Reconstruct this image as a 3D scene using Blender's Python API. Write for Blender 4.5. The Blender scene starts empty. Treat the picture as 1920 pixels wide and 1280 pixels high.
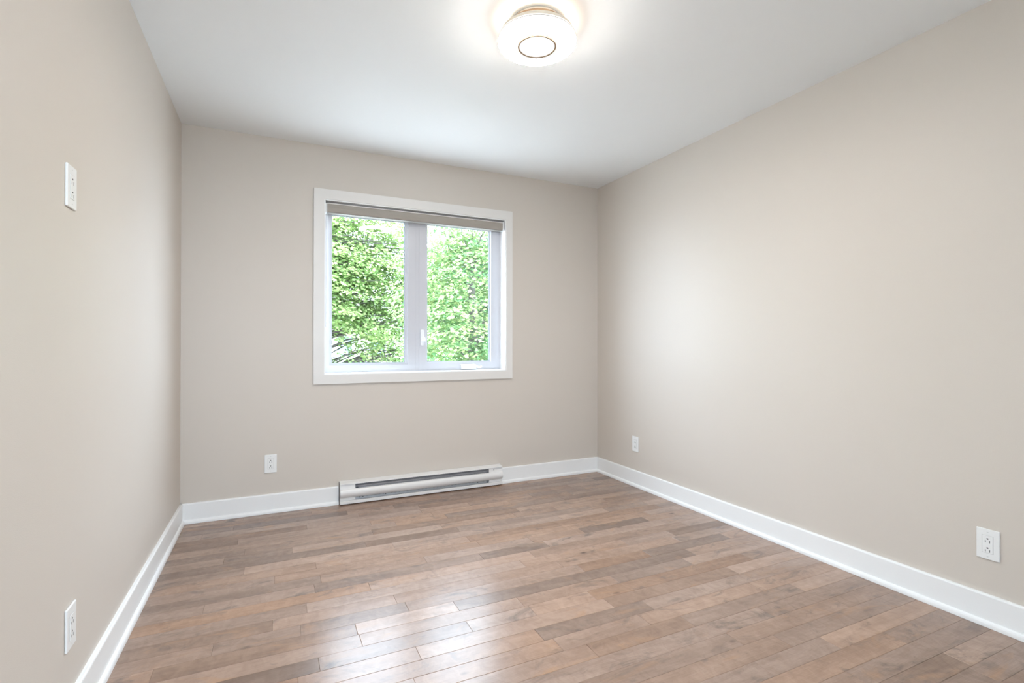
import bpy, bmesh, math, random
import numpy as np
from mathutils import Vector, Matrix

C = bpy.context.scene.collection
SC = bpy.context.scene

# ------------------------------------------------------------------ camera, world, lights, exposure
W, H, YF = 3.046, 2.44, -4.55            # room width, ceiling height, wall behind the viewer
F_PX, YAW, PITCH, ROLL = 948.1, 0.4391, 0.0037, 0.0008
cam_d = bpy.data.cameras.new('camera')
cam_d.sensor_fit = 'HORIZONTAL'; cam_d.sensor_width = 36.0
cam_d.lens = F_PX / 1920 * 36.0
cam_d.clip_start = 0.05; cam_d.clip_end = 300
cam = bpy.data.objects.new('camera', cam_d); C.objects.link(cam)
fw = Vector((math.sin(YAW) * math.cos(PITCH), math.cos(YAW) * math.cos(PITCH), math.sin(PITCH)))
rt = Vector((math.cos(YAW), -math.sin(YAW), 0)); up = rt.cross(fw)
r2 = rt * math.cos(ROLL) + up * math.sin(ROLL); u2 = up * math.cos(ROLL) - rt * math.sin(ROLL)
m = Matrix((r2, u2, -fw)).transposed().to_4x4(); m.translation = Vector((0.5174, -3.6456, 1.1002))
cam.matrix_world = m
SC.camera = cam

SC.view_settings.view_transform = 'Standard'
SC.view_settings.look = 'None'
SC.view_settings.gamma = 1.0
SC.view_settings.use_curve_mapping = False
SC.view_settings.exposure = 0.03

world = bpy.data.worlds.new('overcast_sky'); SC.world = world
world.use_nodes = True
wn = world.node_tree.nodes; wl = world.node_tree.links
bg = wn['Background']
SKY = 19.0
sky = wn.new('ShaderNodeTexSky'); sky.sky_type = 'HOSEK_WILKIE'; sky.turbidity = 6.0; sky.ground_albedo = 0.4
sky.sun_direction = Vector((-0.68, -0.22, 0.95)).normalized()
wmix = wn.new('ShaderNodeMix'); wmix.data_type = 'RGBA'; wmix.inputs[0].default_value = 0.97
wl.new(sky.outputs[0], wmix.inputs[6]); wmix.inputs[7].default_value = (0.69, 0.835, 1.0, 1)
wl.new(wmix.outputs[2], bg.inputs[0]); bg.inputs[1].default_value = SKY

sun_d = bpy.data.lights.new('sun', 'SUN'); sun_d.energy = 30.0; sun_d.color = (1.0, 0.98, 0.95); sun_d.angle = math.radians(3)
sun = bpy.data.objects.new('sun', sun_d); C.objects.link(sun)
sun.rotation_euler = Vector((0.68, 0.10, -0.95)).to_track_quat('-Z', 'Y').to_euler()

por_d = bpy.data.lights.new('window_portal', 'AREA'); por_d.shape = 'RECTANGLE'; por_d.size = 1.36; por_d.size_y = 1.2
por_d.cycles.is_portal = True
por = bpy.data.objects.new('window_portal', por_d); C.objects.link(por)
por.location = (1.496, 0.16, 1.48); por.rotation_euler = (math.radians(-90), 0, 0)
R0, R1, RZ0, RZ1 = 0.09, 1.31, 0.78, 2.16            # added fill window behind the viewer, lets in extra daylight
po2_d = bpy.data.lights.new('window_portal', 'AREA'); po2_d.shape = 'RECTANGLE'; po2_d.size = R1 - R0; po2_d.size_y = RZ1 - RZ0
po2_d.cycles.is_portal = True
po2 = bpy.data.objects.new('window_portal', po2_d); C.objects.link(po2)
po2.location = ((R0 + R1) / 2, YF - 0.20, (RZ0 + RZ1) / 2); po2.rotation_euler = (math.radians(90), 0, 0)

LAMP = 130.0      # emission of the lamp's diffuser
HALO = 10.0      # emission of the ring behind the diffuser

# ------------------------------------------------------------------ materials
MATS = {}
def mat(name, col, rough=0.5, metal=0.0, spec=0.5, coat=0.0, bump=0.0, bscale=200.0, var=0.0, vscale=3.0):
    if name in MATS: return MATS[name]
    mt = bpy.data.materials.new(name); mt.use_nodes = True
    n, l = mt.node_tree.nodes, mt.node_tree.links
    b = n['Principled BSDF']
    b.inputs['Base Color'].default_value = (*col, 1); b.inputs['Roughness'].default_value = rough
    b.inputs['Metallic'].default_value = metal; b.inputs['Specular IOR Level'].default_value = spec
    b.inputs['Coat Weight'].default_value = coat; b.inputs['Coat Roughness'].default_value = 0.15
    if bump or var:
        tc = n.new('ShaderNodeTexCoord')
    if bump:
        t = n.new('ShaderNodeTexNoise'); t.inputs['Scale'].default_value = bscale; t.inputs['Detail'].default_value = 2
        l.new(tc.outputs['Object'], t.inputs['Vector'])
        bp = n.new('ShaderNodeBump'); bp.inputs['Strength'].default_value = bump; bp.inputs['Distance'].default_value = 0.001
        l.new(t.outputs['Fac'], bp.inputs['Height']); l.new(bp.outputs['Normal'], b.inputs['Normal'])
    if var:
        t2 = n.new('ShaderNodeTexNoise'); t2.inputs['Scale'].default_value = vscale; t2.inputs['Detail'].default_value = 3
        l.new(tc.outputs['Object'], t2.inputs['Vector'])
        mx = n.new('ShaderNodeMix'); mx.data_type = 'RGBA'
        mx.inputs[6].default_value = (*[c * (1 - var) for c in col], 1); mx.inputs[7].default_value = (*[min(1, c * (1 + var)) for c in col], 1)
        l.new(t2.outputs['Fac'], mx.inputs[0]); l.new(mx.outputs[2], b.inputs['Base Color'])
    MATS[name] = mt
    return mt

def emission(name, col, strength):
    mt = bpy.data.materials.new(name); mt.use_nodes = True
    n, l = mt.node_tree.nodes, mt.node_tree.links
    b = n['Principled BSDF']
    b.inputs['Base Color'].default_value = (0.9, 0.9, 0.88, 1); b.inputs['Roughness'].default_value = 0.35
    b.inputs['Emission Color'].default_value = (*col, 1); b.inputs['Emission Strength'].default_value = strength
    return mt

WALL = mat('beige_wall_paint', (0.640, 0.580, 0.518), 0.5, spec=0.4, bump=0.25, bscale=350, var=0.012, vscale=1.5)
CEIL = mat('white_ceiling_paint', (0.88, 0.90, 0.91), 0.6, spec=0.3, bump=0.2, bscale=300)
TRIM = mat('white_trim_paint', (0.87, 0.87, 0.865), 0.35, bump=0.05, bscale=60)
CASING = mat('off_white_casing_paint', (0.755, 0.73, 0.70), 0.4, bump=0.05, bscale=60)
PVC = mat('white_window_vinyl', (0.60, 0.60, 0.635), 0.35, bump=0.04, bscale=80)
GASKET = mat('grey_gasket', (0.22, 0.26, 0.27), 0.6, var=0.1, vscale=30)
PLATE = mat('white_plate_plastic', (0.84, 0.84, 0.83), 0.3, bump=0.03, bscale=90)
DARK = mat('dark_slot', (0.02, 0.02, 0.02), 0.7, var=0.2, vscale=50)
SCREW = mat('white_screw', (0.68, 0.68, 0.67), 0.35, bump=0.1, bscale=300)
FABRIC = mat('taupe_shade_fabric', (0.37, 0.335, 0.295), 0.85, bump=0.5, bscale=900, var=0.05, vscale=200)
CLIP = mat('clear_blind_plastic', (0.75, 0.76, 0.76), 0.25, bump=0.02)
LIP = mat('pale_blind_rail', (0.72, 0.69, 0.66), 0.4, bump=0.05)
ENAMEL = mat('white_enamel_steel', (0.80, 0.785, 0.77), 0.32, bump=0.03, bscale=50)
GALV = mat('galvanised_steel', (0.40, 0.41, 0.43), 0.42, metal=0.4, var=0.12, vscale=40)
FIN = mat('grey_fin_steel', (0.34, 0.34, 0.36), 0.45, metal=0.5, var=0.15, vscale=60)
BRASS = mat('brushed_brass', (0.34, 0.235, 0.145), 0.45, metal=0.4, var=0.06, vscale=80)
PAN = mat('cream_base_pan', (0.85, 0.78, 0.66), 0.4, bump=0.03)
HANDLE = mat('white_handle_metal', (0.84, 0.84, 0.86), 0.22, bump=0.03)
SIDING = mat('white_lap_siding', (0.80, 0.80, 0.80), 0.6, bump=0.05, var=0.03)
ROOFM = mat('grey_shingle_roof', (0.20, 0.20, 0.21), 0.9, bump=0.6, bscale=25, var=0.25, vscale=12)
PANEDARK = mat('house_window_glass', (0.16, 0.22, 0.24), 0.08, var=0.2, vscale=1.5)
BARK = mat('grey_brown_bark', (0.10, 0.088, 0.078), 0.9, bump=0.9, bscale=30, var=0.3, vscale=14)
PAVE = mat('grey_concrete_paving', (0.32, 0.325, 0.325), 0.9, bump=0.4, bscale=60, var=0.12, vscale=1.2)
DIFF = emission('lit_diffuser', (1.0, 0.94, 0.88), LAMP)
RIM = emission('softly_lit_rim', (1.0, 0.93, 0.86), 0.7)
CENTRE = emission('softly_lit_centre', (1.0, 0.97, 0.94), 0.6)
HALOM = emission('lit_back_ring', (1.0, 0.80, 0.64), HALO)

def glass_mat():
    mt = bpy.data.materials.new('clear_window_glass'); mt.use_nodes = True
    n, l = mt.node_tree.nodes, mt.node_tree.links
    n.remove(n['Principled BSDF'])
    tr = n.new('ShaderNodeBsdfTransparent'); tr.inputs[0].default_value = (0.97, 0.985, 0.98, 1)
    gl = n.new('ShaderNodeBsdfGlossy'); gl.inputs['Roughness'].default_value = 0.02
    fr = n.new('ShaderNodeFresnel'); fr.inputs[0].default_value = 1.45
    mx = n.new('ShaderNodeMixShader')
    ge = n.new('ShaderNodeNewGeometry'); inv = n.new('ShaderNodeMath'); inv.operation = 'SUBTRACT'; inv.inputs[0].default_value = 1.0
    mu = n.new('ShaderNodeMath'); mu.operation = 'MULTIPLY'
    l.new(ge.outputs['Backfacing'], inv.inputs[1]); l.new(inv.outputs[0], mu.inputs[0]); l.new(fr.outputs[0], mu.inputs[1])
    l.new(mu.outputs[0], mx.inputs[0]); l.new(tr.outputs[0], mx.inputs[1]); l.new(gl.outputs[0], mx.inputs[2])
    l.new(mx.outputs[0], n['Material Output'].inputs[0])
    return mt
GLASS = glass_mat()

def leaf_mat(name, dark, light):
    mt = bpy.data.materials.new(name); mt.use_nodes = True
    n, l = mt.node_tree.nodes, mt.node_tree.links
    n.remove(n['Principled BSDF'])
    at = n.new('ShaderNodeAttribute'); at.attribute_name = 'tint'
    mx = n.new('ShaderNodeMix'); mx.data_type = 'RGBA'
    mx.inputs[6].default_value = (*dark, 1); mx.inputs[7].default_value = (*light, 1)
    l.new(at.outputs['Fac'], mx.inputs[0])
    d = n.new('ShaderNodeBsdfDiffuse'); t = n.new('ShaderNodeBsdfTranslucent'); ms = n.new('ShaderNodeMixShader'); ms.inputs[0].default_value = 0.5
    l.new(mx.outputs[2], d.inputs[0]); l.new(mx.outputs[2], t.inputs[0])
    l.new(d.outputs[0], ms.inputs[1]); l.new(t.outputs[0], ms.inputs[2]); l.new(ms.outputs[0], n['Material Output'].inputs[0])
    return mt

def floor_mat():
    mt = bpy.data.materials.new('stained_maple_planks'); mt.use_nodes = True
    n, l = mt.node_tree.nodes, mt.node_tree.links
    b = n['Principled BSDF']
    tone = n.new('ShaderNodeAttribute'); tone.attribute_name = 'tone'       # x tone, y warmth, z grain offset
    sep = n.new('ShaderNodeSeparateXYZ'); l.new(tone.outputs['Vector'], sep.inputs[0])
    tc = n.new('ShaderNodeTexCoord')
    off = n.new('ShaderNodeVectorMath'); off.operation = 'MULTIPLY_ADD'
    comb = n.new('ShaderNodeCombineXYZ'); l.new(sep.outputs[2], comb.inputs[0]); l.new(sep.outputs[2], comb.inputs[2])
    off.inputs[1].default_value = (37, 0, 11)
    l.new(comb.outputs[0], off.inputs[0]); l.new(tc.outputs['Object'], off.inputs[2])
    def noise(scale_vec, scale, detail=4, rough=0.6, dist=0.0):
        mp = n.new('ShaderNodeMapping'); mp.inputs['Scale'].default_value = scale_vec
        l.new(off.outputs[0], mp.inputs['Vector'])
        t = n.new('ShaderNodeTexNoise'); t.inputs['Scale'].default_value = scale; t.inputs['Detail'].default_value = detail
        t.inputs['Roughness'].default_value = rough; t.inputs['Distortion'].default_value = dist
        l.new(mp.outputs[0], t.inputs['Vector']); return t.outputs['Fac']
    def ramp(src, p0, p1, c0, c1):
        r = n.new('ShaderNodeValToRGB'); r.color_ramp.elements[0].position = p0; r.color_ramp.elements[1].position = p1
        r.color_ramp.elements[0].color = (*c0, 1); r.color_ramp.elements[1].color = (*c1, 1)
        l.new(src, r.inputs[0]); return r.outputs[0]
    def mix(fac, a, c, mode='MIX'):
        x = n.new('ShaderNodeMix'); x.data_type = 'RGBA'; x.blend_type = mode
        if isinstance(fac, float): x.inputs[0].default_value = fac
        else: l.new(fac, x.inputs[0])
        for i, v in ((6, a), (7, c)):
            if isinstance(v, tuple): x.inputs[i].default_value = (*v, 1)
            else: l.new(v, x.inputs[i])
        return x.outputs[2]
    base = ramp(sep.outputs[0], 0.0, 1.0, (0.180, 0.130, 0.104), (0.510, 0.370, 0.295))
    warm = mix(sep.outputs[1], base, (0.42, 0.25, 0.155))
    # soft streaks, curly mottling, grey mineral clouds, amber patches, fine grain, knots
    streak = ramp(noise((1, 5, 1), 3.0, 5, 0.6, 0.5), 0.32, 0.72, (0.80, 0.775, 0.76), (1.08, 1.08, 1.08))
    c1 = mix(1.0, warm, streak, 'MULTIPLY')
    curl = ramp(noise((1.6, 1, 1), 13.0, 4, 0.6, 1.2), 0.36, 0.66, (0.90, 0.88, 0.87), (1.05, 1.05, 1.05))
    c1 = mix(1.0, c1, curl, 'MULTIPLY')
    cloud = ramp(noise((1, 2.0, 1), 4.6, 7, 0.66, 1.3), 0.55, 0.72, (0, 0, 0), (0.78, 0.78, 0.78))
    c2 = mix(cloud, c1, (0.165, 0.130, 0.112))
    orange = ramp(noise((1, 2.4, 2), 3.1, 6, 0.62, 1.2), 0.59, 0.76, (0, 0, 0), (0.65, 0.65, 0.65))
    c3 = mix(orange, c2, (0.43, 0.25, 0.145))
    grain = ramp(noise((1, 45, 1), 9.0, 3, 0.7), 0.3, 0.75, (0.90, 0.89, 0.88), (1.05, 1.05, 1.05))
    c4 = mix(1.0, c3, grain, 'MULTIPLY')
    vor = n.new('ShaderNodeTexVoronoi'); vor.inputs['Scale'].default_value = 2.3
    mpv = n.new('ShaderNodeMapping'); mpv.inputs['Scale'].default_value = (1, 2.0, 1); l.new(off.outputs[0], mpv.inputs['Vector']); l.new(mpv.outputs[0], vor.inputs['Vector'])
    knot = ramp(vor.outputs['Distance'], 0.018, 0.06, (0.8, 0.8, 0.8), (0, 0, 0))
    c5 = mix(knot, c4, (0.10, 0.07, 0.055))
    l.new(c5, b.inputs['Base Color'])
    b.inputs['Roughness'].default_value = 0.26
    b.inputs['Specular IOR Level'].default_value = 0.36
    b.inputs['Coat Weight'].default_value = 0.0; b.inputs['Coat Roughness'].default_value = 0.25
    bp = n.new('ShaderNodeBump'); bp.inputs['Strength'].default_value = 0.25; bp.inputs['Distance'].default_value = 0.004
    l.new(noise((1, 3, 1), 2.2, 2), bp.inputs['Height']); l.new(bp.outputs['Normal'], b.inputs['Normal'])
    return mt

# ------------------------------------------------------------------ builders
def link(name, me, material, parent=None):
    o = bpy.data.objects.new(name, me); C.objects.link(o)
    if material is not None: me.materials.append(material)
    if parent is not None: o.parent = parent
    return o

def obj(name, bm, material, parent=None, smooth=False):
    bmesh.ops.recalc_face_normals(bm, faces=bm.faces)
    me = bpy.data.meshes.new(name); bm.to_mesh(me); bm.free()
    if smooth:
        me.polygons.foreach_set('use_smooth', [True] * len(me.polygons))
        try: me.set_sharp_from_angle(angle=math.radians(40))
        except Exception: pass
    return link(name, me, material, parent)

def box(bm, x0, x1, y0, y1, z0, z1, bevel=0.0, seg=2):
    vs = [bm.verts.new((x, y, z)) for x in (x0, x1) for y in (y0, y1) for z in (z0, z1)]
    fs = [bm.faces.new([vs[i] for i in q]) for q in ((0, 1, 3, 2), (4, 6, 7, 5), (0, 4, 5, 1), (2, 3, 7, 6), (0, 2, 6, 4), (1, 5, 7, 3))]
    if bevel:
        es = {e for f in fs for e in f.edges}
        bmesh.ops.bevel(bm, geom=list(es), offset=bevel, segments=seg, affect='EDGES', profile=0.5)

def ring(bm, o, i, y0, y1, bevel=0.0):
    """rectangular frame in xz: o and i are (x0,x1,z0,z1), from y0 to y1"""
    def c(r, y): return [bm.verts.new((r[a], y, r[b])) for a, b in ((0, 2), (1, 2), (1, 3), (0, 3))]
    of, inf, ob, ib = c(o, y0), c(i, y0), c(o, y1), c(i, y1)
    fs = []
    for k in range(4):
        j = (k + 1) % 4
        fs += [bm.faces.new((of[k], of[j], inf[j], inf[k])), bm.faces.new((ob[k], ib[k], ib[j], ob[j])),
               bm.faces.new((of[k], ob[k], ob[j], of[j])), bm.faces.new((inf[k], inf[j], ib[j], ib[k]))]
    if bevel:
        es = [e for e in {e for f in fs for e in f.edges} if len(e.link_faces) == 2 and e.calc_face_angle(0) > 0.5]
        bmesh.ops.bevel(bm, geom=es, offset=bevel, segments=2, affect='EDGES', profile=0.5)

def extrude_profile(bm, pts, a, b, axis='x', closed=True):
    """pts are (p,q): for axis x -> (y,z); for axis y -> (x,z). swept from a to b"""
    mk = (lambda s, p, q: (s, p, q)) if axis == 'x' else (lambda s, p, q: (p, s, q))
    A = [bm.verts.new(mk(a, p, q)) for p, q in pts]; B = [bm.verts.new(mk(b, p, q)) for p, q in pts]
    n = len(pts)
    for k in range(n if closed else n - 1):
        j = (k + 1) % n
        bm.faces.new((A[k], A[j], B[j], B[k]))
    if closed:
        bm.faces.new(A[::-1]); bm.faces.new(B)

def lathe(bm, prof, cx, cy, n=96, close=False):
    rings = []
    for r, z in prof:
        rings.append([bm.verts.new((cx + r * math.cos(2 * math.pi * k / n), cy + r * math.sin(2 * math.pi * k / n), z)) for k in range(n)] if r > 1e-6 else [bm.verts.new((cx, cy, z))])
    seq = list(zip(rings, rings[1:])) + ([(rings[-1], rings[0])] if close else [])
    for A, B in seq:
        for k in range(n):
            j = (k + 1) % n
            if len(A) == 1 and len(B) == 1: continue
            if len(A) == 1: bm.faces.new((A[0], B[j], B[k]))
            elif len(B) == 1: bm.faces.new((A[k], A[j], B[0]))
            else: bm.faces.new((A[k], A[j], B[j], B[k]))

def tube(bm, pts, radii, n=8):
    pts = [Vector(p) for p in pts]; rings = []
    for i, p in enumerate(pts):
        d = (pts[min(i + 1, len(pts) - 1)] - pts[max(i - 1, 0)]).normalized()
        a = d.cross(Vector((0.13, 0.27, 0.95))).normalized() if abs(d.z) < 0.95 else d.cross(Vector((1, 0, 0))).normalized()
        b = d.cross(a)
        r = radii[i] if isinstance(radii, (list, tuple)) else radii
        rings.append([bm.verts.new(p + a * r * math.cos(2 * math.pi * k / n) + b * r * math.sin(2 * math.pi * k / n)) for k in range(n)])
    for A, B in zip(rings, rings[1:]):
        for k in range(n): bm.faces.new((A[k], A[(k + 1) % n], B[(k + 1) % n], B[k]))
    bm.faces.new(rings[0][::-1]); bm.faces.new(rings[-1])

def ball(bm, c, r, sx=1, sy=1, sz=1, u=12, v=8):
    g = bmesh.ops.create_uvsphere(bm, u_segments=u, v_segments=v, radius=r)
    for q in g['verts']: q.co = Vector((q.co.x * sx, q.co.y * sy, q.co.z * sz)) + Vector(c)

def tag(o, label=None, cat=None, group=None, kind=None):
    if label: o['label'] = label
    if cat: o['category'] = cat
    if group: o['group'] = group
    if kind: o['kind'] = kind
    return o

def thing(name, label, cat, loc=(0, 0, 0), rz=0.0, group=None, kind=None):
    o = bpy.data.objects.new(name, None); C.objects.link(o); o.empty_display_size = 0.05
    o.location = loc; o.rotation_euler = (0, 0, rz)
    return tag(o, label, cat, group, kind)

def struct(name, bm, material, label, cat, smooth=False):
    return tag(obj(name, bm, material, None, smooth), label, cat, None, 'structure')

# ------------------------------------------------------------------ room shell
WX0, WX1, WZ0, WZ1 = 0.829, 2.163, 0.894, 2.070      # inner faces of the window jamb
HX0, HX1, HZ0, HZ1 = 0.810, 2.182, 0.876, 2.088      # rough opening
T = 0.22
bm = bmesh.new(); ring(bm, (-T, W + T, -0.2, H + 0.2), (HX0, HX1, HZ0, HZ1), 0.0, 0.125)
struct('wall_back', bm, WALL, 'beige painted far wall with the window in it', 'wall')
bm = bmesh.new(); box(bm, -T, 0, YF, 0, -0.2, H + 0.2)
struct('wall_left', bm, WALL, 'beige painted wall on the left side with two white outlets', 'wall')
bm = bmesh.new(); box(bm, W, W + T, YF, 0, -0.2, H + 0.2)
struct('wall_right', bm, WALL, 'wide beige painted wall on the right side', 'wall')
bm = bmesh.new(); ring(bm, (-T, W + T, -0.2, H + 0.2), (R0, R1, RZ0, RZ1), YF - T, YF)
struct('wall_front', bm, WALL, 'beige painted wall facing the window', 'wall')
bm = bmesh.new(); box(bm, 0, W, YF, 0, H, H + 0.2)
struct('ceiling', bm, CEIL, 'smooth white painted ceiling', 'ceiling')

# floor: maple planks laid parallel to the window wall
def build_floor():
    rng = random.Random(11)
    PW, Y0 = 0.083, -0.007
    joints = {}
    J = [(-.4585, .336), (-.714, 1.429), (-.965, 1.507), (-1.288, .91), (-1.297, 1.736), (-1.367, 1.643), (-1.46, .513), (-1.47, .99),
         (-1.544, .318), (-1.546, 2.289), (-1.547, .61), (-1.617, 2.508), (-1.628, 1.209), (-1.703, 1.958), (-1.766, 2.727), (-1.792, .6585),
         (-1.789, 1.775), (-1.795, 1.483), (-1.796, 1.206), (-1.866, 2.531), (-1.88, .983), (-1.972, 1.4255), (-2.044, 1.4585), (-2.281, 2.697),
         (-2.289, 2.072), (-2.373, 2.223), (-2.459, 2.021), (-2.458, 2.371), (-2.608, 2.2576)]
    for y, x in J: joints.setdefault(int(math.floor((Y0 - y) / PW)), []).append(x)
    special = {(5, 0): (0.25, .15), (21, 1): (0.10, .1), (19, 2): (0.95, .1), (22, 0): (0.18, .55)}
    bm = bmesh.new(); lay = bm.loops.layers.float_color.new('tone')
    box(bm, 0, W, YF, 0, -0.02, -0.003)
    for f in bm.faces:
        for lp in f.loops: lp[lay] = (0.0, 0.0, 0.5, 1)
    nrow = int((Y0 - YF) / PW) + 1
    bv, gap = 0.0011, 0.00012
    for r in range(-1, nrow):
        ya = Y0 - r * PW; yb = max(ya - PW, YF); ya = min(ya, 0.0)
        if ya - yb < 0.004: continue
        xs = sorted(joints.get(r, []))
        known = list(xs)
        x = -rng.uniform(0.0, 0.5)
        while x < W:
            x += rng.choice((0.35, 0.45, 0.6, 0.75, 0.9, 1.1)) * rng.uniform(0.85, 1.15)
            if 0.12 < x < W - 0.12 and all(abs(x - k) > 0.38 for k in known): xs.append(x)
        xs = [0.0] + sorted(xs) + [W]
        for k in range(len(xs) - 1):
            a, b = xs[k] + gap, xs[k + 1] - gap
            tone = min(1, max(0, rng.gauss(0.58, 0.16))); warm = max(0, rng.gauss(0.12, 0.2)); warm = min(warm, 0.75)
            if rng.random() < 0.12: tone *= 0.45
            if (r, k) in special: tone, warm = special[(r, k)]
            off = rng.random()
            y1, y0 = ya - gap, yb + gap
            tz = rng.uniform(-0.0003, 0.0); ta = rng.uniform(-0.00025, 0.00025)
            bot = [bm.verts.new(p) for p in ((a, y0, -0.004), (b, y0, -0.004), (b, y1, -0.004), (a, y1, -0.004))]
            mid = [bm.verts.new(p) for p in ((a, y0, tz - bv), (b, y0, tz - bv), (b, y1, tz - bv), (a, y1, tz - bv))]
            top = [bm.verts.new(p) for p in ((a + bv, y0 + bv, tz + ta), (b - bv, y0 + bv, tz + ta), (b - bv, y1 - bv, tz - ta), (a + bv, y1 - bv, tz - ta))]
            fs = [bm.faces.new(top)]
            for A, B in ((bot, mid), (mid, top)):
                for q in range(4):
                    fs.append(bm.faces.new((A[q], A[(q + 1) % 4], B[(q + 1) % 4], B[q])))
            for f in fs:
                for lp in f.loops: lp[lay] = (tone, warm, off, 1)
    me = bpy.data.meshes.new('floor'); bm.normal_update(); bm.to_mesh(me); bm.free()
    o = link('floor', me, floor_mat())
    tag(o, 'stained brown maple plank floor with a satin shine', 'floor', None, 'structure')
build_floor()

# baseboards with a shoe moulding along the floor
HT0, HT1 = 0.922, 2.124            # ends of the heater
def base_profile():
    return [(0, 0.002), (0, 0.1224), (-0.010, 0.1224), (-0.0135, 0.1205), (-0.015, 0.1165), (-0.015, 0.002)]
def shoe_profile():
    return [(-0.015, 0.0005), (-0.015, 0.024), (-0.0185, 0.0235), (-0.0235, 0.020), (-0.0265, 0.014), (-0.0275, 0.007), (-0.0275, 0.0005)]
bm = bmesh.new(); bs = bmesh.new()
for a, b in ((0.0, HT0 - 0.006), (HT1 + 0.003, W)):
    extrude_profile(bm, base_profile(), a, b); extrude_profile(bs, shoe_profile(), max(a, 0.0), b)
bb = struct('baseboard_back', bm, TRIM, 'tall white baseboard under the window, broken by the heater', 'baseboard')
obj('shoe_moulding', bs, TRIM, bb)
bm = bmesh.new(); extrude_profile(bm, [(YF - p, q) for p, q in base_profile()], 0.0, W)
struct('baseboard_front', bm, TRIM, 'tall white baseboard along the wall facing the casement window', 'baseboard')
for nm, x0, sg, lb in (('baseboard_left', 0.0, 1, 'tall white baseboard along the left wall'), ('baseboard_right', W, -1, 'tall white baseboard along the right wall')):
    bm = bmesh.new(); extrude_profile(bm, [(x0 - sg * p, q) for p, q in base_profile()], YF, 0.0, 'y')
    bb = struct(nm, bm, TRIM, lb, 'baseboard')
    bs = bmesh.new(); extrude_profile(bs, [(x0 - sg * p, q) for p, q in shoe_profile()], YF, 0.0, 'y')
    obj('shoe_moulding', bs, TRIM, bb)

# ------------------------------------------------------------------ window
win = thing('window_1', 'white casement window of two panes in a flat white casing', 'window', (0, 0, 0), kind='structure')
YW = 0.092                                           # room face of the vinyl frame
bm = bmesh.new(); ring(bm, (0.754, 2.2255, 0.824, 2.1437), (0.821, 2.1695, 0.8865, 2.0775), -0.018, 0.0, 0.0015)
obj('casing', bm, CASING, win)
bm = bmesh.new(); ring(bm, (HX0 + 0.001, HX1 - 0.001, HZ0 + 0.001, HZ1 - 0.001), (WX0, WX1, WZ0, WZ1), -0.011, YW + 0.02, 0.0012)
obj('jamb', bm, TRIM, win)
XM = 1.476                                           # seam between the fixed and the opening side
bm = bmesh.new()
ring(bm, (HX0 + 0.002, XM, HZ0 + 0.002, HZ1 - 0.002), (0.8655, 1.416, 0.945, 2.012), YW, 0.122, 0.0015)
fo = obj('fixed_frame', bm, PVC, win)
bm = bmesh.new(); ring(bm, (0.8655, 1.416, 0.945, 2.012), (0.880, 1.3955, 0.9585, 2.001), YW + 0.012, 0.12, 0.001)
obj('glazing_bead', bm, PVC, fo)
bm = bmesh.new(); ring(bm, (0.880, 1.3955, 0.9585, 2.001), (0.8825, 1.3920, 0.9615, 1.9975), YW + 0.016, 0.118)
obj('gasket', bm, GASKET, fo)
bm = bmesh.new(); box(bm, 0.880, 1.3950, 0.109, 0.114, 0.959, 2.0005)
obj('glass_pane', bm, GLASS, fo)
sash = None
bm = bmesh.new()
ring(bm, (XM, HX1 - 0.002, HZ0 + 0.002, HZ1 - 0.002), (1.560, 2.0835, 0.9535, 2.010), YW - 0.002, 0.122, 0.0015)
ring(bm, (1.500, HX1 - 0.003, 0.905, HZ1 - 0.004), (1.558, 2.0835, 0.9525, 2.011), YW - 0.006, YW - 0.001, 0.0015)
sash = obj('casement_sash', bm, PVC, win)
bm = bmesh.new(); ring(bm, (1.560, 2.0835, 0.9535, 2.010), (1.566, 2.0745, 0.9615, 2.0015), YW + 0.010, 0.12, 0.001)
obj('glazing_bead', bm, PVC, sash)
bm = bmesh.new(); ring(bm, (1.566, 2.0745, 0.9615, 2.0015), (1.5685, 2.0720, 0.9635, 1.9985), YW + 0.014, 0.118)
obj('gasket', bm, GASKET, sash)
bm = bmesh.new(); box(bm, 1.566, 2.0740, 0.109, 0.114, 0.962, 2.001)
obj('glass_pane', bm, GLASS, sash)
# sash lock on the meeting stile
bm = bmesh.new(); box(bm, 1.511, 1.531, YW - 0.022, YW - 0.0062, 1.083, 1.202, 0.004, 3)
lk = obj('sash_lock', bm, HANDLE, win)
bm = bmesh.new()
tube(bm, [(1.523, YW - 0.020, 1.122), (1.528, YW - 0.034, 1.118), (1.534, YW - 0.044, 1.124)], [0.007, 0.006, 0.005], 10)
tube(bm, [(1.532, YW - 0.042, 1.116), (1.5335, YW - 0.044, 1.132), (1.531, YW - 0.043, 1.146)], [0.0075, 0.006, 0.0035], 10)
obj('lock_lever', bm, mat('bright_white_lever', (0.9, 0.9, 0.92), 0.15, bump=0.02), lk, True)
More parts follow.
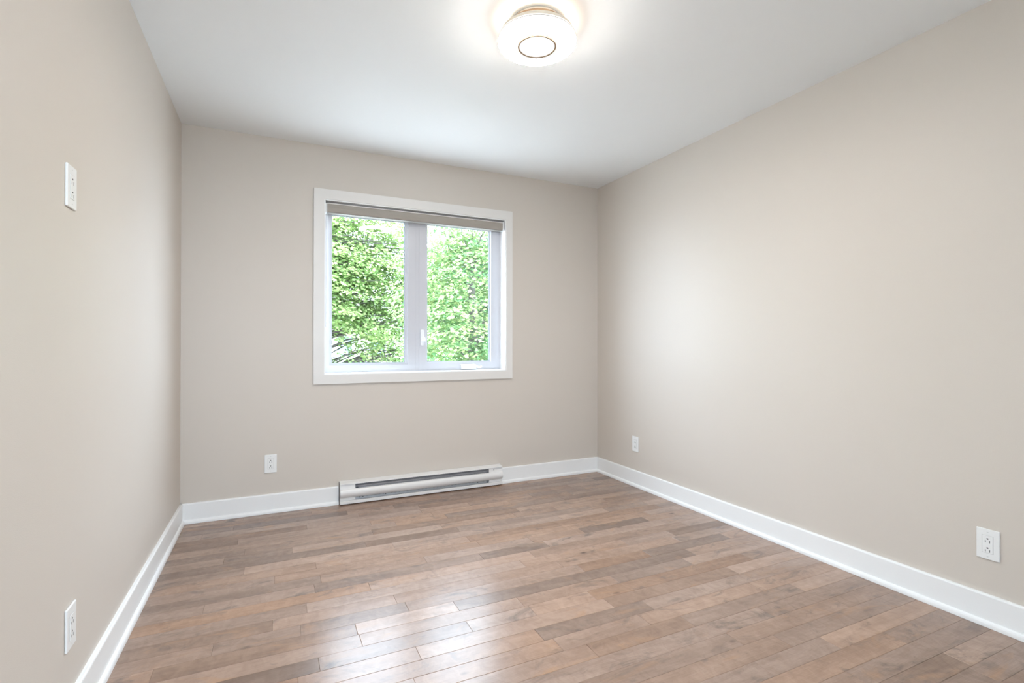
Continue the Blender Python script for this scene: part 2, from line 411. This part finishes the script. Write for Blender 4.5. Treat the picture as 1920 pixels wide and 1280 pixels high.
# folding crank operator on the sill
bm = bmesh.new()
extrude_profile(bm, [(YW - 0.006, 0.900), (YW - 0.030, 0.900), (YW - 0.036, 0.903), (YW - 0.036, 0.920), (YW - 0.026, 0.933), (YW - 0.012, 0.938), (YW - 0.006, 0.938)], 1.826, 1.948)
bmesh.ops.bevel(bm, geom=list(bm.edges), offset=0.0025, segments=2, affect='EDGES', profile=0.5)
ck = obj('crank_operator', bm, HANDLE, win)
bm = bmesh.new()
tube(bm, [(1.912, YW - 0.034, 0.934), (1.930, YW - 0.046, 0.928), (1.952, YW - 0.052, 0.917), (1.968, YW - 0.052, 0.912)], [0.006, 0.0085, 0.0085, 0.006], 10)
ball(bm, (1.974, YW - 0.052, 0.914), 0.0085, 1.2, 1, 1)
ball(bm, (1.985, YW - 0.047, 0.922), 0.0055)
obj('crank_handle', bm, mat('bright_white_lever', (0.9, 0.9, 0.92), 0.15), ck, True)

# unseen window added behind the viewer to brighten the room with daylight
w2 = thing('added_fill_window', 'white framed window added opposite the casement window for fill daylight', 'window', (0, 0, 0), kind='structure')
bm = bmesh.new(); ring(bm, (R0 - 0.06, R1 + 0.06, RZ0 - 0.06, RZ1 + 0.06), (R0 + 0.005, R1 - 0.005, RZ0 + 0.005, RZ1 - 0.005), YF, YF + 0.018, 0.0015)
obj('casing', bm, CASING, w2)
bm = bmesh.new(); ring(bm, (R0, R1, RZ0, RZ1), (R0 + 0.05, R1 - 0.05, RZ0 + 0.05, RZ1 - 0.05), YF - 0.17, YF - 0.10, 0.0015)
obj('fixed_frame', bm, PVC, w2)
bm = bmesh.new(); box(bm, R0 + 0.05, R1 - 0.05, YF - 0.14, YF - 0.134, RZ0 + 0.05, RZ1 - 0.05)
obj('glass_pane', bm, GLASS, w2)

# ------------------------------------------------------------------ roller blind
bl = thing('roller_blind', 'taupe roller blind rolled up at the top of the window', 'blind', (0, 0, 0))
B0, B1, BZ0, BZ1 = 0.8385, 2.1515, 1.990, 2.0565
bm = bmesh.new()
pr = [(0.004, BZ0 + 0.004), (0.0005, BZ0 + 0.012), (-0.0015, (BZ0 + BZ1) / 2), (0.0005, BZ1 - 0.009), (0.004, BZ1 - 0.006), (0.060, BZ1 - 0.006), (0.060, BZ0 + 0.03), (0.055, BZ0 + 0.004)]
extrude_profile(bm, pr, B0 + 0.003, B1 - 0.004); obj('fabric_fascia', bm, FABRIC, bl)
bm = bmesh.new(); box(bm, B0 + 0.002, B1 - 0.003, -0.001, 0.062, BZ1 - 0.006, BZ1, 0.001); obj('top_rail', bm, LIP, bl)
bm = bmesh.new(); box(bm, B0 + 0.004, B1 - 0.005, 0.003, 0.052, BZ0, BZ0 + 0.005, 0.0015); obj('bottom_bar', bm, mat('dark_taupe_bar', (0.24, 0.22, 0.20), 0.6, bump=0.1), bl)
for xa, xb in ((WX0 + 0.0005, B0 + 0.002), (B1 - 0.003, WX1 - 0.005)):
    bm = bmesh.new(); box(bm, xa, xb, -0.002, 0.064, BZ0 + 0.001, BZ1 - 0.002, 0.0018); tag(obj('end_bracket', bm, CLIP, bl), 'pale plastic end bracket')
bm = bmesh.new()
for s in (0, 1):
    yy = 0.020 + s * 0.012
    z = BZ0 + 0.004
    tube(bm, [(0.8425, yy, z), (0.8425, yy, 1.225)], 0.0012, 6)
    while z > 1.228:
        ball(bm, (0.8425, yy, z), 0.0021, u=6, v=4); z -= 0.0065
tag(obj('bead_chain', bm, CLIP, bl), 'white bead chain down the left jamb')
bm = bmesh.new()
tube(bm, [(0.8425, 0.026 + 0.011 * math.cos(a), 1.222 + 0.011 * math.sin(a)) for a in [2 * math.pi * k / 20 for k in range(21)]], 0.0042, 8)
box(bm, WX0 + 0.0002, 0.8465, 0.020, 0.032, 1.186, 1.212, 0.003)
ball(bm, (0.845, 0.026, 1.192), 0.005)
obj('chain_tensioner', bm, CLIP, bl, True)

# ------------------------------------------------------------------ baseboard heater
ht = thing('baseboard_heater', 'long white electric baseboard heater on the floor under the window', 'heater', ((HT0 + HT1) / 2, 0, 0))
hx = (HT0 + HT1) / 2; hl = (HT1 - HT0) / 2
E0, E1 = -hl, hl
O0, O1 = 1.022 - hx, 2.014 - hx        # ends of the open grille
def prof(name, pts, a, b, m_, parent=ht, smooth=False, bev=0.0):
    bm = bmesh.new(); extrude_profile(bm, pts, a, b)
    if bev: bmesh.ops.bevel(bm, geom=[e for e in bm.edges if e.calc_face_angle(0) > 0.5], offset=bev, segments=2, affect='EDGES', profile=0.5)
    return obj(name, bm, m_, parent, smooth)
prof('back_plate', [(-0.001, 0.006), (-0.001, 0.152), (-0.004, 0.152), (-0.004, 0.006)], E0 + 0.001, E1 - 0.001, GALV)
prof('top_hood', [(-0.004, 0.1555), (-0.044, 0.1465), (-0.050, 0.1435), (-0.0505, 0.1375), (-0.047, 0.1375), (-0.0465, 0.1415), (-0.042, 0.1435), (-0.004, 0.1520)], E0, E1, ENAMEL)
fp = []
for k in range(9):                      # bowed front panel
    a = k / 8
    fp.append((-0.0475 - 0.0195 * math.sin(math.pi * (0.15 + 0.85 * a)) ** 0.8, 0.1035 - 0.0555 * a))
front = [(-0.046, 0.1065)] + fp + [(-0.044, 0.0475), (-0.046, 0.050)] + [(p + 0.002, q) for p, q in reversed(fp)] + [(-0.046, 0.1045)]
prof('front_panel', front, E0 + 0.0005, E1 - 0.0005, ENAMEL, smooth=True)
prof('bottom_tray', [(-0.004, 0.014), (-0.040, 0.014), (-0.043, 0.027), (-0.053, 0.0275), (-0.0565, 0.025), (-0.0565, 0.008), (-0.053, 0.006), (-0.004, 0.006)], E0, E1, ENAMEL)
for a, b in ((E0, O0), (O1, E1)):       # closed junction boxes at both ends
    bm = bmesh.new()
    extrude_profile(bm, [(-0.004, 0.0275), (-0.004, 0.1515), (-0.030, 0.1455), (-0.0405, 0.140), (-0.046, 0.106), (-0.046, 0.102), (-0.050, 0.100), (-0.050, 0.051), (-0.044, 0.047), (-0.041, 0.0275)], a + 0.0006, b)
    jb = obj('junction_cover', bm, ENAMEL, ht)
    if a > 0:
        bm = bmesh.new(); ball(bm, ((a + b) / 2 - 0.014, -0.0440, 0.124), 0.0042, 1, 0.6, 1); obj('cover_screw', bm, GALV, jb, True)
        bm = bmesh.new(); box(bm, (a + b) / 2 + 0.000, (a + b) / 2 + 0.046, -0.0440, -0.042, 0.1245, 0.1262); obj('rating_mark', bm, mat('pale_grey_mark', (0.55, 0.55, 0.56), 0.5, var=0.1), jb)
    bm = bmesh.new()
    s = a if a < 0 else b
    t0, t1 = (s - 0.0025, s + 0.0006) if a < 0 else (s - 0.0006, s + 0.0012)
    extrude_profile(bm, [(-0.003, 0.004), (-0.003, 0.150), (-0.040, 0.141), (-0.047, 0.104), (-0.052, 0.1), (-0.052, 0.06), (-0.036, 0.045), (-0.036, 0.004)], t0, t1)
    tag(obj('end_cap', bm, mat('shadow_grey_end_cap', (0.28, 0.27, 0.27), 0.6, var=0.05) if a < 0 else ENAMEL, ht))  # left cap coloured dark for the shadow gap beside the baseboard
prof('heating_element', [(-0.008, 0.056), (-0.008, 0.112), (-0.038, 0.112), (-0.038, 0.056)], O0 + 0.02, O1 - 0.02, FIN)
prof('inner_deflector', [(-0.005, 0.116), (-0.005, 0.148), (-0.010, 0.148), (-0.040, 0.118), (-0.040, 0.114)], O0 + 0.0005, O1 - 0.0005, FIN)
lp = prof('lower_reflector', [(-0.005, 0.0285), (-0.005, 0.053), (-0.034, 0.053), (-0.0375, 0.046), (-0.0395, 0.0285)], O0 + 0.0005, O1 - 0.018, GALV)
for xh, r in ((0.030, 0.0034), (0.052, 0.0034), (0.207, 0.0034), (0.902, 0.0038)):
    bm = bmesh.new(); ball(bm, (O0 + xh, -0.0385, 0.0405), r, 1, 0.35, 1); obj('punched_hole', bm, DARK, lp, True)
k = 0.075
while k < 0.95:
    if abs(k - 0.207) > 0.012 and abs(k - 0.902) > 0.03:
        bm = bmesh.new(); box(bm, O0 + k, O0 + k + 0.010, -0.0388, -0.0375, 0.0415, 0.0435); obj('louvre_slot', bm, mat('mid_grey_slot', (0.20, 0.20, 0.22), 0.6, var=0.1), lp)
    k += 0.028

# ------------------------------------------------------------------ wall outlets (plate in local xz plane, room side is -y)
PWd, PHt, PT = 0.0715, 0.1175, 0.0065
def make_outlet(thick):
    t = thing('wall_outlet', 'x', 'outlet')
    bm = bmesh.new(); box(bm, -PWd / 2, PWd / 2, -thick, -0.0002, -PHt / 2, PHt / 2, 0.0022, 3)
    obj('cover_plate', bm, PLATE, t)
    bm = bmesh.new(); ring(bm, (-0.0175, 0.0175, -0.0345, 0.0345), (-0.0166, 0.0166, -0.0336, 0.0336), -thick - 0.00015, -thick + 0.001)
    obj('device_opening', bm, mat('grey_gap', (0.42, 0.42, 0.41), 0.7, var=0.05), t)
    bm = bmesh.new(); box(bm, -0.0166, 0.0166, -thick - 0.0011, -thick + 0.001, -0.0336, 0.0336, 0.0005)
    rc = obj('receptacle', bm, PLATE, t)
    for dz in (0.0155, -0.0205):
        for dx, w, h in ((-0.0064, 0.0022, 0.0076), (0.0064, 0.0026, 0.0092)):
            bm = bmesh.new(); box(bm, dx - w / 2, dx + w / 2, -thick - 0.0013, -thick, dz - 0.0045 - h / 2, dz - 0.0045 + h / 2)
            obj('slot', bm, mat('grey_blade_slot', (0.10, 0.10, 0.10), 0.7, var=0.1), rc)
        bm = bmesh.new(); ball(bm, (0, -thick - 0.0010, dz + 0.0062), 0.0030, 1.15, 0.15, 0.9); obj('ground_hole', bm, DARK, rc)
    for dz in (0.0475, -0.0475):
        bm = bmesh.new(); ball(bm, (0, -thick - 0.0001, dz), 0.0034, 1, 0.15, 0.55); obj('screw', bm, SCREW, t)
    return t
def dup(root, loc, rz, label):
    r = root.copy(); C.objects.link(r); r.location = loc; r.rotation_euler = (0, 0, rz); r['label'] = label
    for ch in list(root.children):
        c = ch.copy(); C.objects.link(c); c.parent = r
        for g in list(ch.children):
            d = g.copy(); C.objects.link(d); d.parent = c
    return r
o0 = make_outlet(PT)
spots = [((0.497, 0, 0.3180), 0, 'white duplex outlet on the far wall, left of the heater'),
         ((W, -0.513, 0.3250), -math.pi / 2, 'small far outlet on the right wall near the corner'),
         ((W, -2.6455, 0.3170), -math.pi / 2, 'large near outlet with dark sockets low on the right wall'),
         ((0.0, -1.850, 1.5340), math.pi / 2, 'white outlet mounted high on the left wall above another outlet'),
         ((0.0, -1.840, 0.3095), math.pi / 2, 'white outlet low on the left wall above the baseboard')]
for k, (p, rz, lb) in enumerate(spots):
    if k == 0: o0.location = p; o0.rotation_euler = (0, 0, rz); o0['label'] = lb
    else: dup(o0, p, rz, lb)
for o in C.objects:
    if o.name.startswith('wall_outlet'): o['group'] = 'white wall outlets'

# ------------------------------------------------------------------ ceiling lamp
LX, LY = 1.505, -1.786
lm = thing('ceiling_lamp', 'round lit white flush ceiling lamp with a thin bronze ring', 'lamp', (LX, LY, H))
def lz(z): return z - H
bm = bmesh.new(); lathe(bm, [(0, lz(2.4395)), (0.100, lz(2.4395)), (0.112, lz(2.420)), (0.116, lz(2.412)), (0.116, lz(2.374)), (0, lz(2.374))], 0, 0)
obj('base_pan', bm, PAN, lm, True)
bm = bmesh.new(); lathe(bm, [(0.1155, lz(2.4185)), (0.1185, lz(2.4185)), (0.1190, lz(2.4150)), (0.1185, lz(2.4120)), (0.1155, lz(2.4120))], 0, 0, close=True)
tag(obj('base_ring', bm, BRASS, lm, True), 'thin bronze ring around the base')
bm = bmesh.new(); lathe(bm, [(0, lz(2.3735)), (0.1475, lz(2.3735)), (0.1475, lz(2.3905)), (0.1500, lz(2.3905)), (0.1510, lz(2.3740)), (0.1590, lz(2.3725)), (0.1590, lz(2.3715)), (0, lz(2.3715))], 0, 0)
obj('back_cover', bm, PAN, lm, True)
bm = bmesh.new(); lathe(bm, [(0.1590, lz(2.3722)), (0.1610, lz(2.3705)), (0.1615, lz(2.3655))], 0, 0)
lathe(bm, [(0.1600, lz(2.3655)), (0.1600, lz(2.3645))], 0, 0)
lathe(bm, [(0.1615, lz(2.3645)), (0.1625, lz(2.3560)), (0.1622, lz(2.3520))], 0, 0)
obj('side_band', bm, RIM, lm, True)
bm = bmesh.new()
lathe(bm, [(0.1622, lz(2.3510)), (0.1600, lz(2.3450)), (0.1545, lz(2.3400)), (0.145, lz(2.3370)), (0.12, lz(2.3355)), (0.0895, lz(2.3350))], 0, 0)
dfo = obj('diffuser', bm, DIFF, lm, True)
bm = bmesh.new(); lathe(bm, [(0.0895, lz(2.3350)), (0.0, lz(2.3345))], 0, 0)
obj('diffuser_centre', bm, CENTRE, lm, True)
bm = bmesh.new()
for z0 in (2.3650, 2.3515):
    lathe(bm, [(0.1604, lz(z0 + 0.0010)), (0.1621, lz(z0 + 0.0010)), (0.1621, lz(z0 - 0.0010)), (0.1604, lz(z0 - 0.0010))], 0, 0, close=True)
obj('edge_band', bm, mat('grey_edge_band', (0.45, 0.42, 0.42), 0.4, var=0.05), dfo, True)
bm = bmesh.new(); lathe(bm, [(0.118, lz(2.3745)), (0.136, lz(2.3745)), (0.136, lz(2.3738)), (0.118, lz(2.3738))], 0, 0, close=True)
obj('back_light_ring', bm, HALOM, lm, True)
bm = bmesh.new(); lathe(bm, [(0.0735, lz(2.3353)), (0.0740, lz(2.3330)), (0.0795, lz(2.3330)), (0.0800, lz(2.3354))], 0, 0, close=True)
tag(obj('trim_ring', bm, BRASS, lm, True), 'thin bronze ring on the diffuser face')

# ------------------------------------------------------------------ outdoors
GZ = -3.1
bm = bmesh.new(); box(bm, -60, 80, -60, 90, GZ - 0.3, GZ)
struct('ground', bm, PAVE, 'grey concrete yard outside below the window', 'ground')

LEAF = np.array([(0, 0), (0.10, 0.10), (0.48, 0.06), (0.26, 0.30), (0.50, 0.58), (0.20, 0.56), (0.0, 1.0), (-0.20, 0.56), (-0.50, 0.58), (-0.26, 0.30), (-0.48, 0.06), (-0.10, 0.10)])
def tree(name, label, base, height, crown_c, crown_r, n_spray, per, lmat, seed, size=0.105, droop=0.35, group='trees outside the window', lean=(0, 0), dense=None, gap=None):
    rng = np.random.default_rng(seed); rr = random.Random(seed)
    t = thing(name, label, 'tree', base, 0, group)
    cc = np.array(crown_c) - np.array(base); cr = np.array(crown_r)
    # trunk and limbs
    top = Vector((cc[0], cc[1], cc[2] + cr[2] * 0.55))
    tp = [Vector((0, 0, -0.1)), Vector((lean[0] * .4, lean[1] * .4, cc[2] * 0.45)), Vector((cc[0] * .8, cc[1] * .8, cc[2])), top]
    bm = bmesh.new(); tube(bm, tp, [0.19, 0.15, 0.10, 0.03], 12); obj('trunk', bm, BARK, t, True)
    d = rng.normal(size=(n_spray, 3)); d /= np.linalg.norm(d, axis=1)[:, None]
    rad = rng.uniform(0.30, 1.0, n_spray) ** 0.6
    P = cc + d * rad[:, None] * cr
    if dense:                                   # the fuller side of an uneven crown
        x0, x1, share = dense[0] - base[0], dense[1] - base[0], dense[2]
        for k in range(int(n_spray * share)):
            while not x0 < P[k, 0] < x1:
                q = rng.normal(size=3); q /= np.linalg.norm(q)
                d[k] = q; P[k] = cc + q * rng.uniform(0.3, 1.0) ** 0.6 * cr
    if gap:                                     # a bare pocket low in the crown
        w = P + np.array(base)
        P[(w[:, 0] > gap[0]) & (w[:, 0] < gap[1]) & (w[:, 2] > gap[2]) & (w[:, 2] < gap[3]) & (rng.random(n_spray) < 0.8), 2] += 2.2
    bm = bmesh.new()
    for k in range(0, n_spray, 9):
        p = Vector(P[k]); h = min(0.92, max(0.45, (p.z - 0.6) / max(top.z, 0.1)))
        s = Vector((0, 0, 0)); seg = h * 3; i = min(2, int(seg)); s = tp[i].lerp(tp[i + 1], seg - i)
        mid = s.lerp(p, 0.55) + Vector((rr.uniform(-.15, .15), rr.uniform(-.15, .15), 0.18))
        L = (p - s).length
        tube(bm, [s, mid, p], [0.012 + 0.016 * L / 2, 0.010 + 0.006 * L / 2, 0.005], 6)
    obj('branches', bm, BARK, t, True)
    # leaves, in flat drooping sprays
    N = n_spray * per
    sp = np.repeat(np.arange(n_spray), per)
    a = rng.uniform(0, 2 * np.pi, N); r = np.sqrt(rng.uniform(0, 1, N)) * rng.uniform(0.30, 0.55, n_spray)[sp]
    out = d.copy(); out[:, 2] = 0; out /= np.linalg.norm(out, axis=1)[:, None] + 1e-6
    loc = np.stack([r * np.cos(a), r * np.sin(a), rng.normal(0, 0.05, N)], 1)
    loc[:, 2] -= droop * (loc[:, :2] * out[sp][:, :2]).sum(1) + 0.25 * r * r
    pos = P[sp] + loc
    nrm = np.stack([rng.normal(0, .45, N) + 0.45 * out[sp, 0], rng.normal(0, .45, N) + 0.45 * out[sp, 1], np.ones(N)], 1)
    nrm /= np.linalg.norm(nrm, axis=1)[:, None]
    tx = rng.normal(size=(N, 3)); tx -= (tx * nrm).sum(1)[:, None] * nrm; tx /= np.linalg.norm(tx, axis=1)[:, None]
    ty = np.cross(nrm, tx); s = size * rng.uniform(0.7, 1.25, N)
    K = len(LEAF)
    fold = np.abs(LEAF[:, 0]) * 0.25 - 0.15 * LEAF[:, 1] ** 2
    V = pos[:, None, :] + s[:, None, None] * (LEAF[None, :, 0, None] * tx[:, None, :] + LEAF[None, :, 1, None] * ty[:, None, :] + fold[None, :, None] * nrm[:, None, :])
    me = bpy.data.meshes.new('foliage')
    me.vertices.add(N * K); me.vertices.foreach_set('co', V.reshape(-1).astype(np.float32))
    me.loops.add(N * K); me.loops.foreach_set('vertex_index', np.arange(N * K, dtype=np.int32))
    me.polygons.add(N); me.polygons.foreach_set('loop_start', np.arange(0, N * K, K, dtype=np.int32)); me.polygons.foreach_set('loop_total', np.full(N, K, dtype=np.int32))
    at = me.attributes.new('tint', 'FLOAT', 'FACE')
    tv = np.clip(rng.normal(0.5, 0.25, n_spray)[sp] + rng.normal(0, 0.15, N), 0, 1)
    at.data.foreach_set('value', tv.astype(np.float32))
    me.update(calc_edges=True); me.validate()
    link('foliage', me, lmat, t)
    return t
LM_A = leaf_mat('pale_maple_leaf', (0.205, 0.325, 0.120), (0.340, 0.430, 0.175))
LM_B = leaf_mat('green_maple_leaf', (0.085, 0.195, 0.085), (0.300, 0.360, 0.160))
LM_C = leaf_mat('deep_green_leaf', (0.045, 0.105, 0.055), (0.095, 0.155, 0.080))
tree('maple_tree', 'broad pale green leafy tree behind the left pane', (2.6, 11.0, GZ), 8, (-1.0, 10.8, 2.2), (7.2, 1.7, 4.4), 4200, 34, LM_A, 3, size=0.09, dense=(1.0, 5.2, 0.20), gap=(1.2, 2.8, 0.40, 1.30))  # crown widened out of view to keep low sky light off the right wall
tree('maple_tree', 'green leafy tree close behind the right pane', (4.4, 6.4, GZ), 8, (4.25, 6.3, 1.5), (1.45, 1.25, 3.0), 560, 40, LM_B, 5, size=0.08)
tree('maple_tree', 'deeper green tree seen in the gaps of the right pane', (9.6, 16.0, GZ), 9, (11.4, 16.0, 2.2), (7.0, 2.0, 4.2), 3200, 32, LM_C, 8, size=0.13)  # crown widened to screen the left wall from sky light

# neighbour's house, far behind the trees
hs = thing('neighbour_house', 'white sided house glimpsed behind the left tree', 'house', (2.0, 30.0, GZ))
bm = bmesh.new()
z = 0.0; pts = [(0.0, 0.0)]
HHT = 5.4
while z < HHT - 0.01:
    pts += [(-0.03, z), (-0.005, min(z + 0.2, HHT))]; z += 0.2
pts += [(0.2, HHT), (0.2, 0.0)]
extrude_profile(bm, pts, -7, 6); box(bm, -7, -6.8, 0.2, 8, 0, HHT); box(bm, 5.8, 6, 0.2, 8, 0, HHT); box(bm, -7, 6, 7.8, 8, 0, HHT)
obj('siding_walls', bm, SIDING, hs)
bm = bmesh.new(); extrude_profile(bm, [(-0.6, HHT - 0.1), (4.0, HHT + 2.2), (8.6, HHT - 0.1), (8.6, HHT + 0.08), (4.0, HHT + 2.4), (-0.6, HHT + 0.08)], -7.4, 6.4)
obj('roof', bm, ROOFM, hs)
for x in (-4.5, -1.2, 2.55, 4.6):
    bm = bmesh.new(); ring(bm, (x - 0.55, x + 0.55, 3.3, 4.75), (x - 0.46, x + 0.46, 3.4, 4.65), -0.08, 0.01); wf = obj('window_frame', bm, TRIM, hs)
    bm = bmesh.new(); box(bm, x - 0.46, x + 0.46, -0.04, -0.03, 3.4, 4.65); obj('window_pane', bm, PANEDARK, wf)
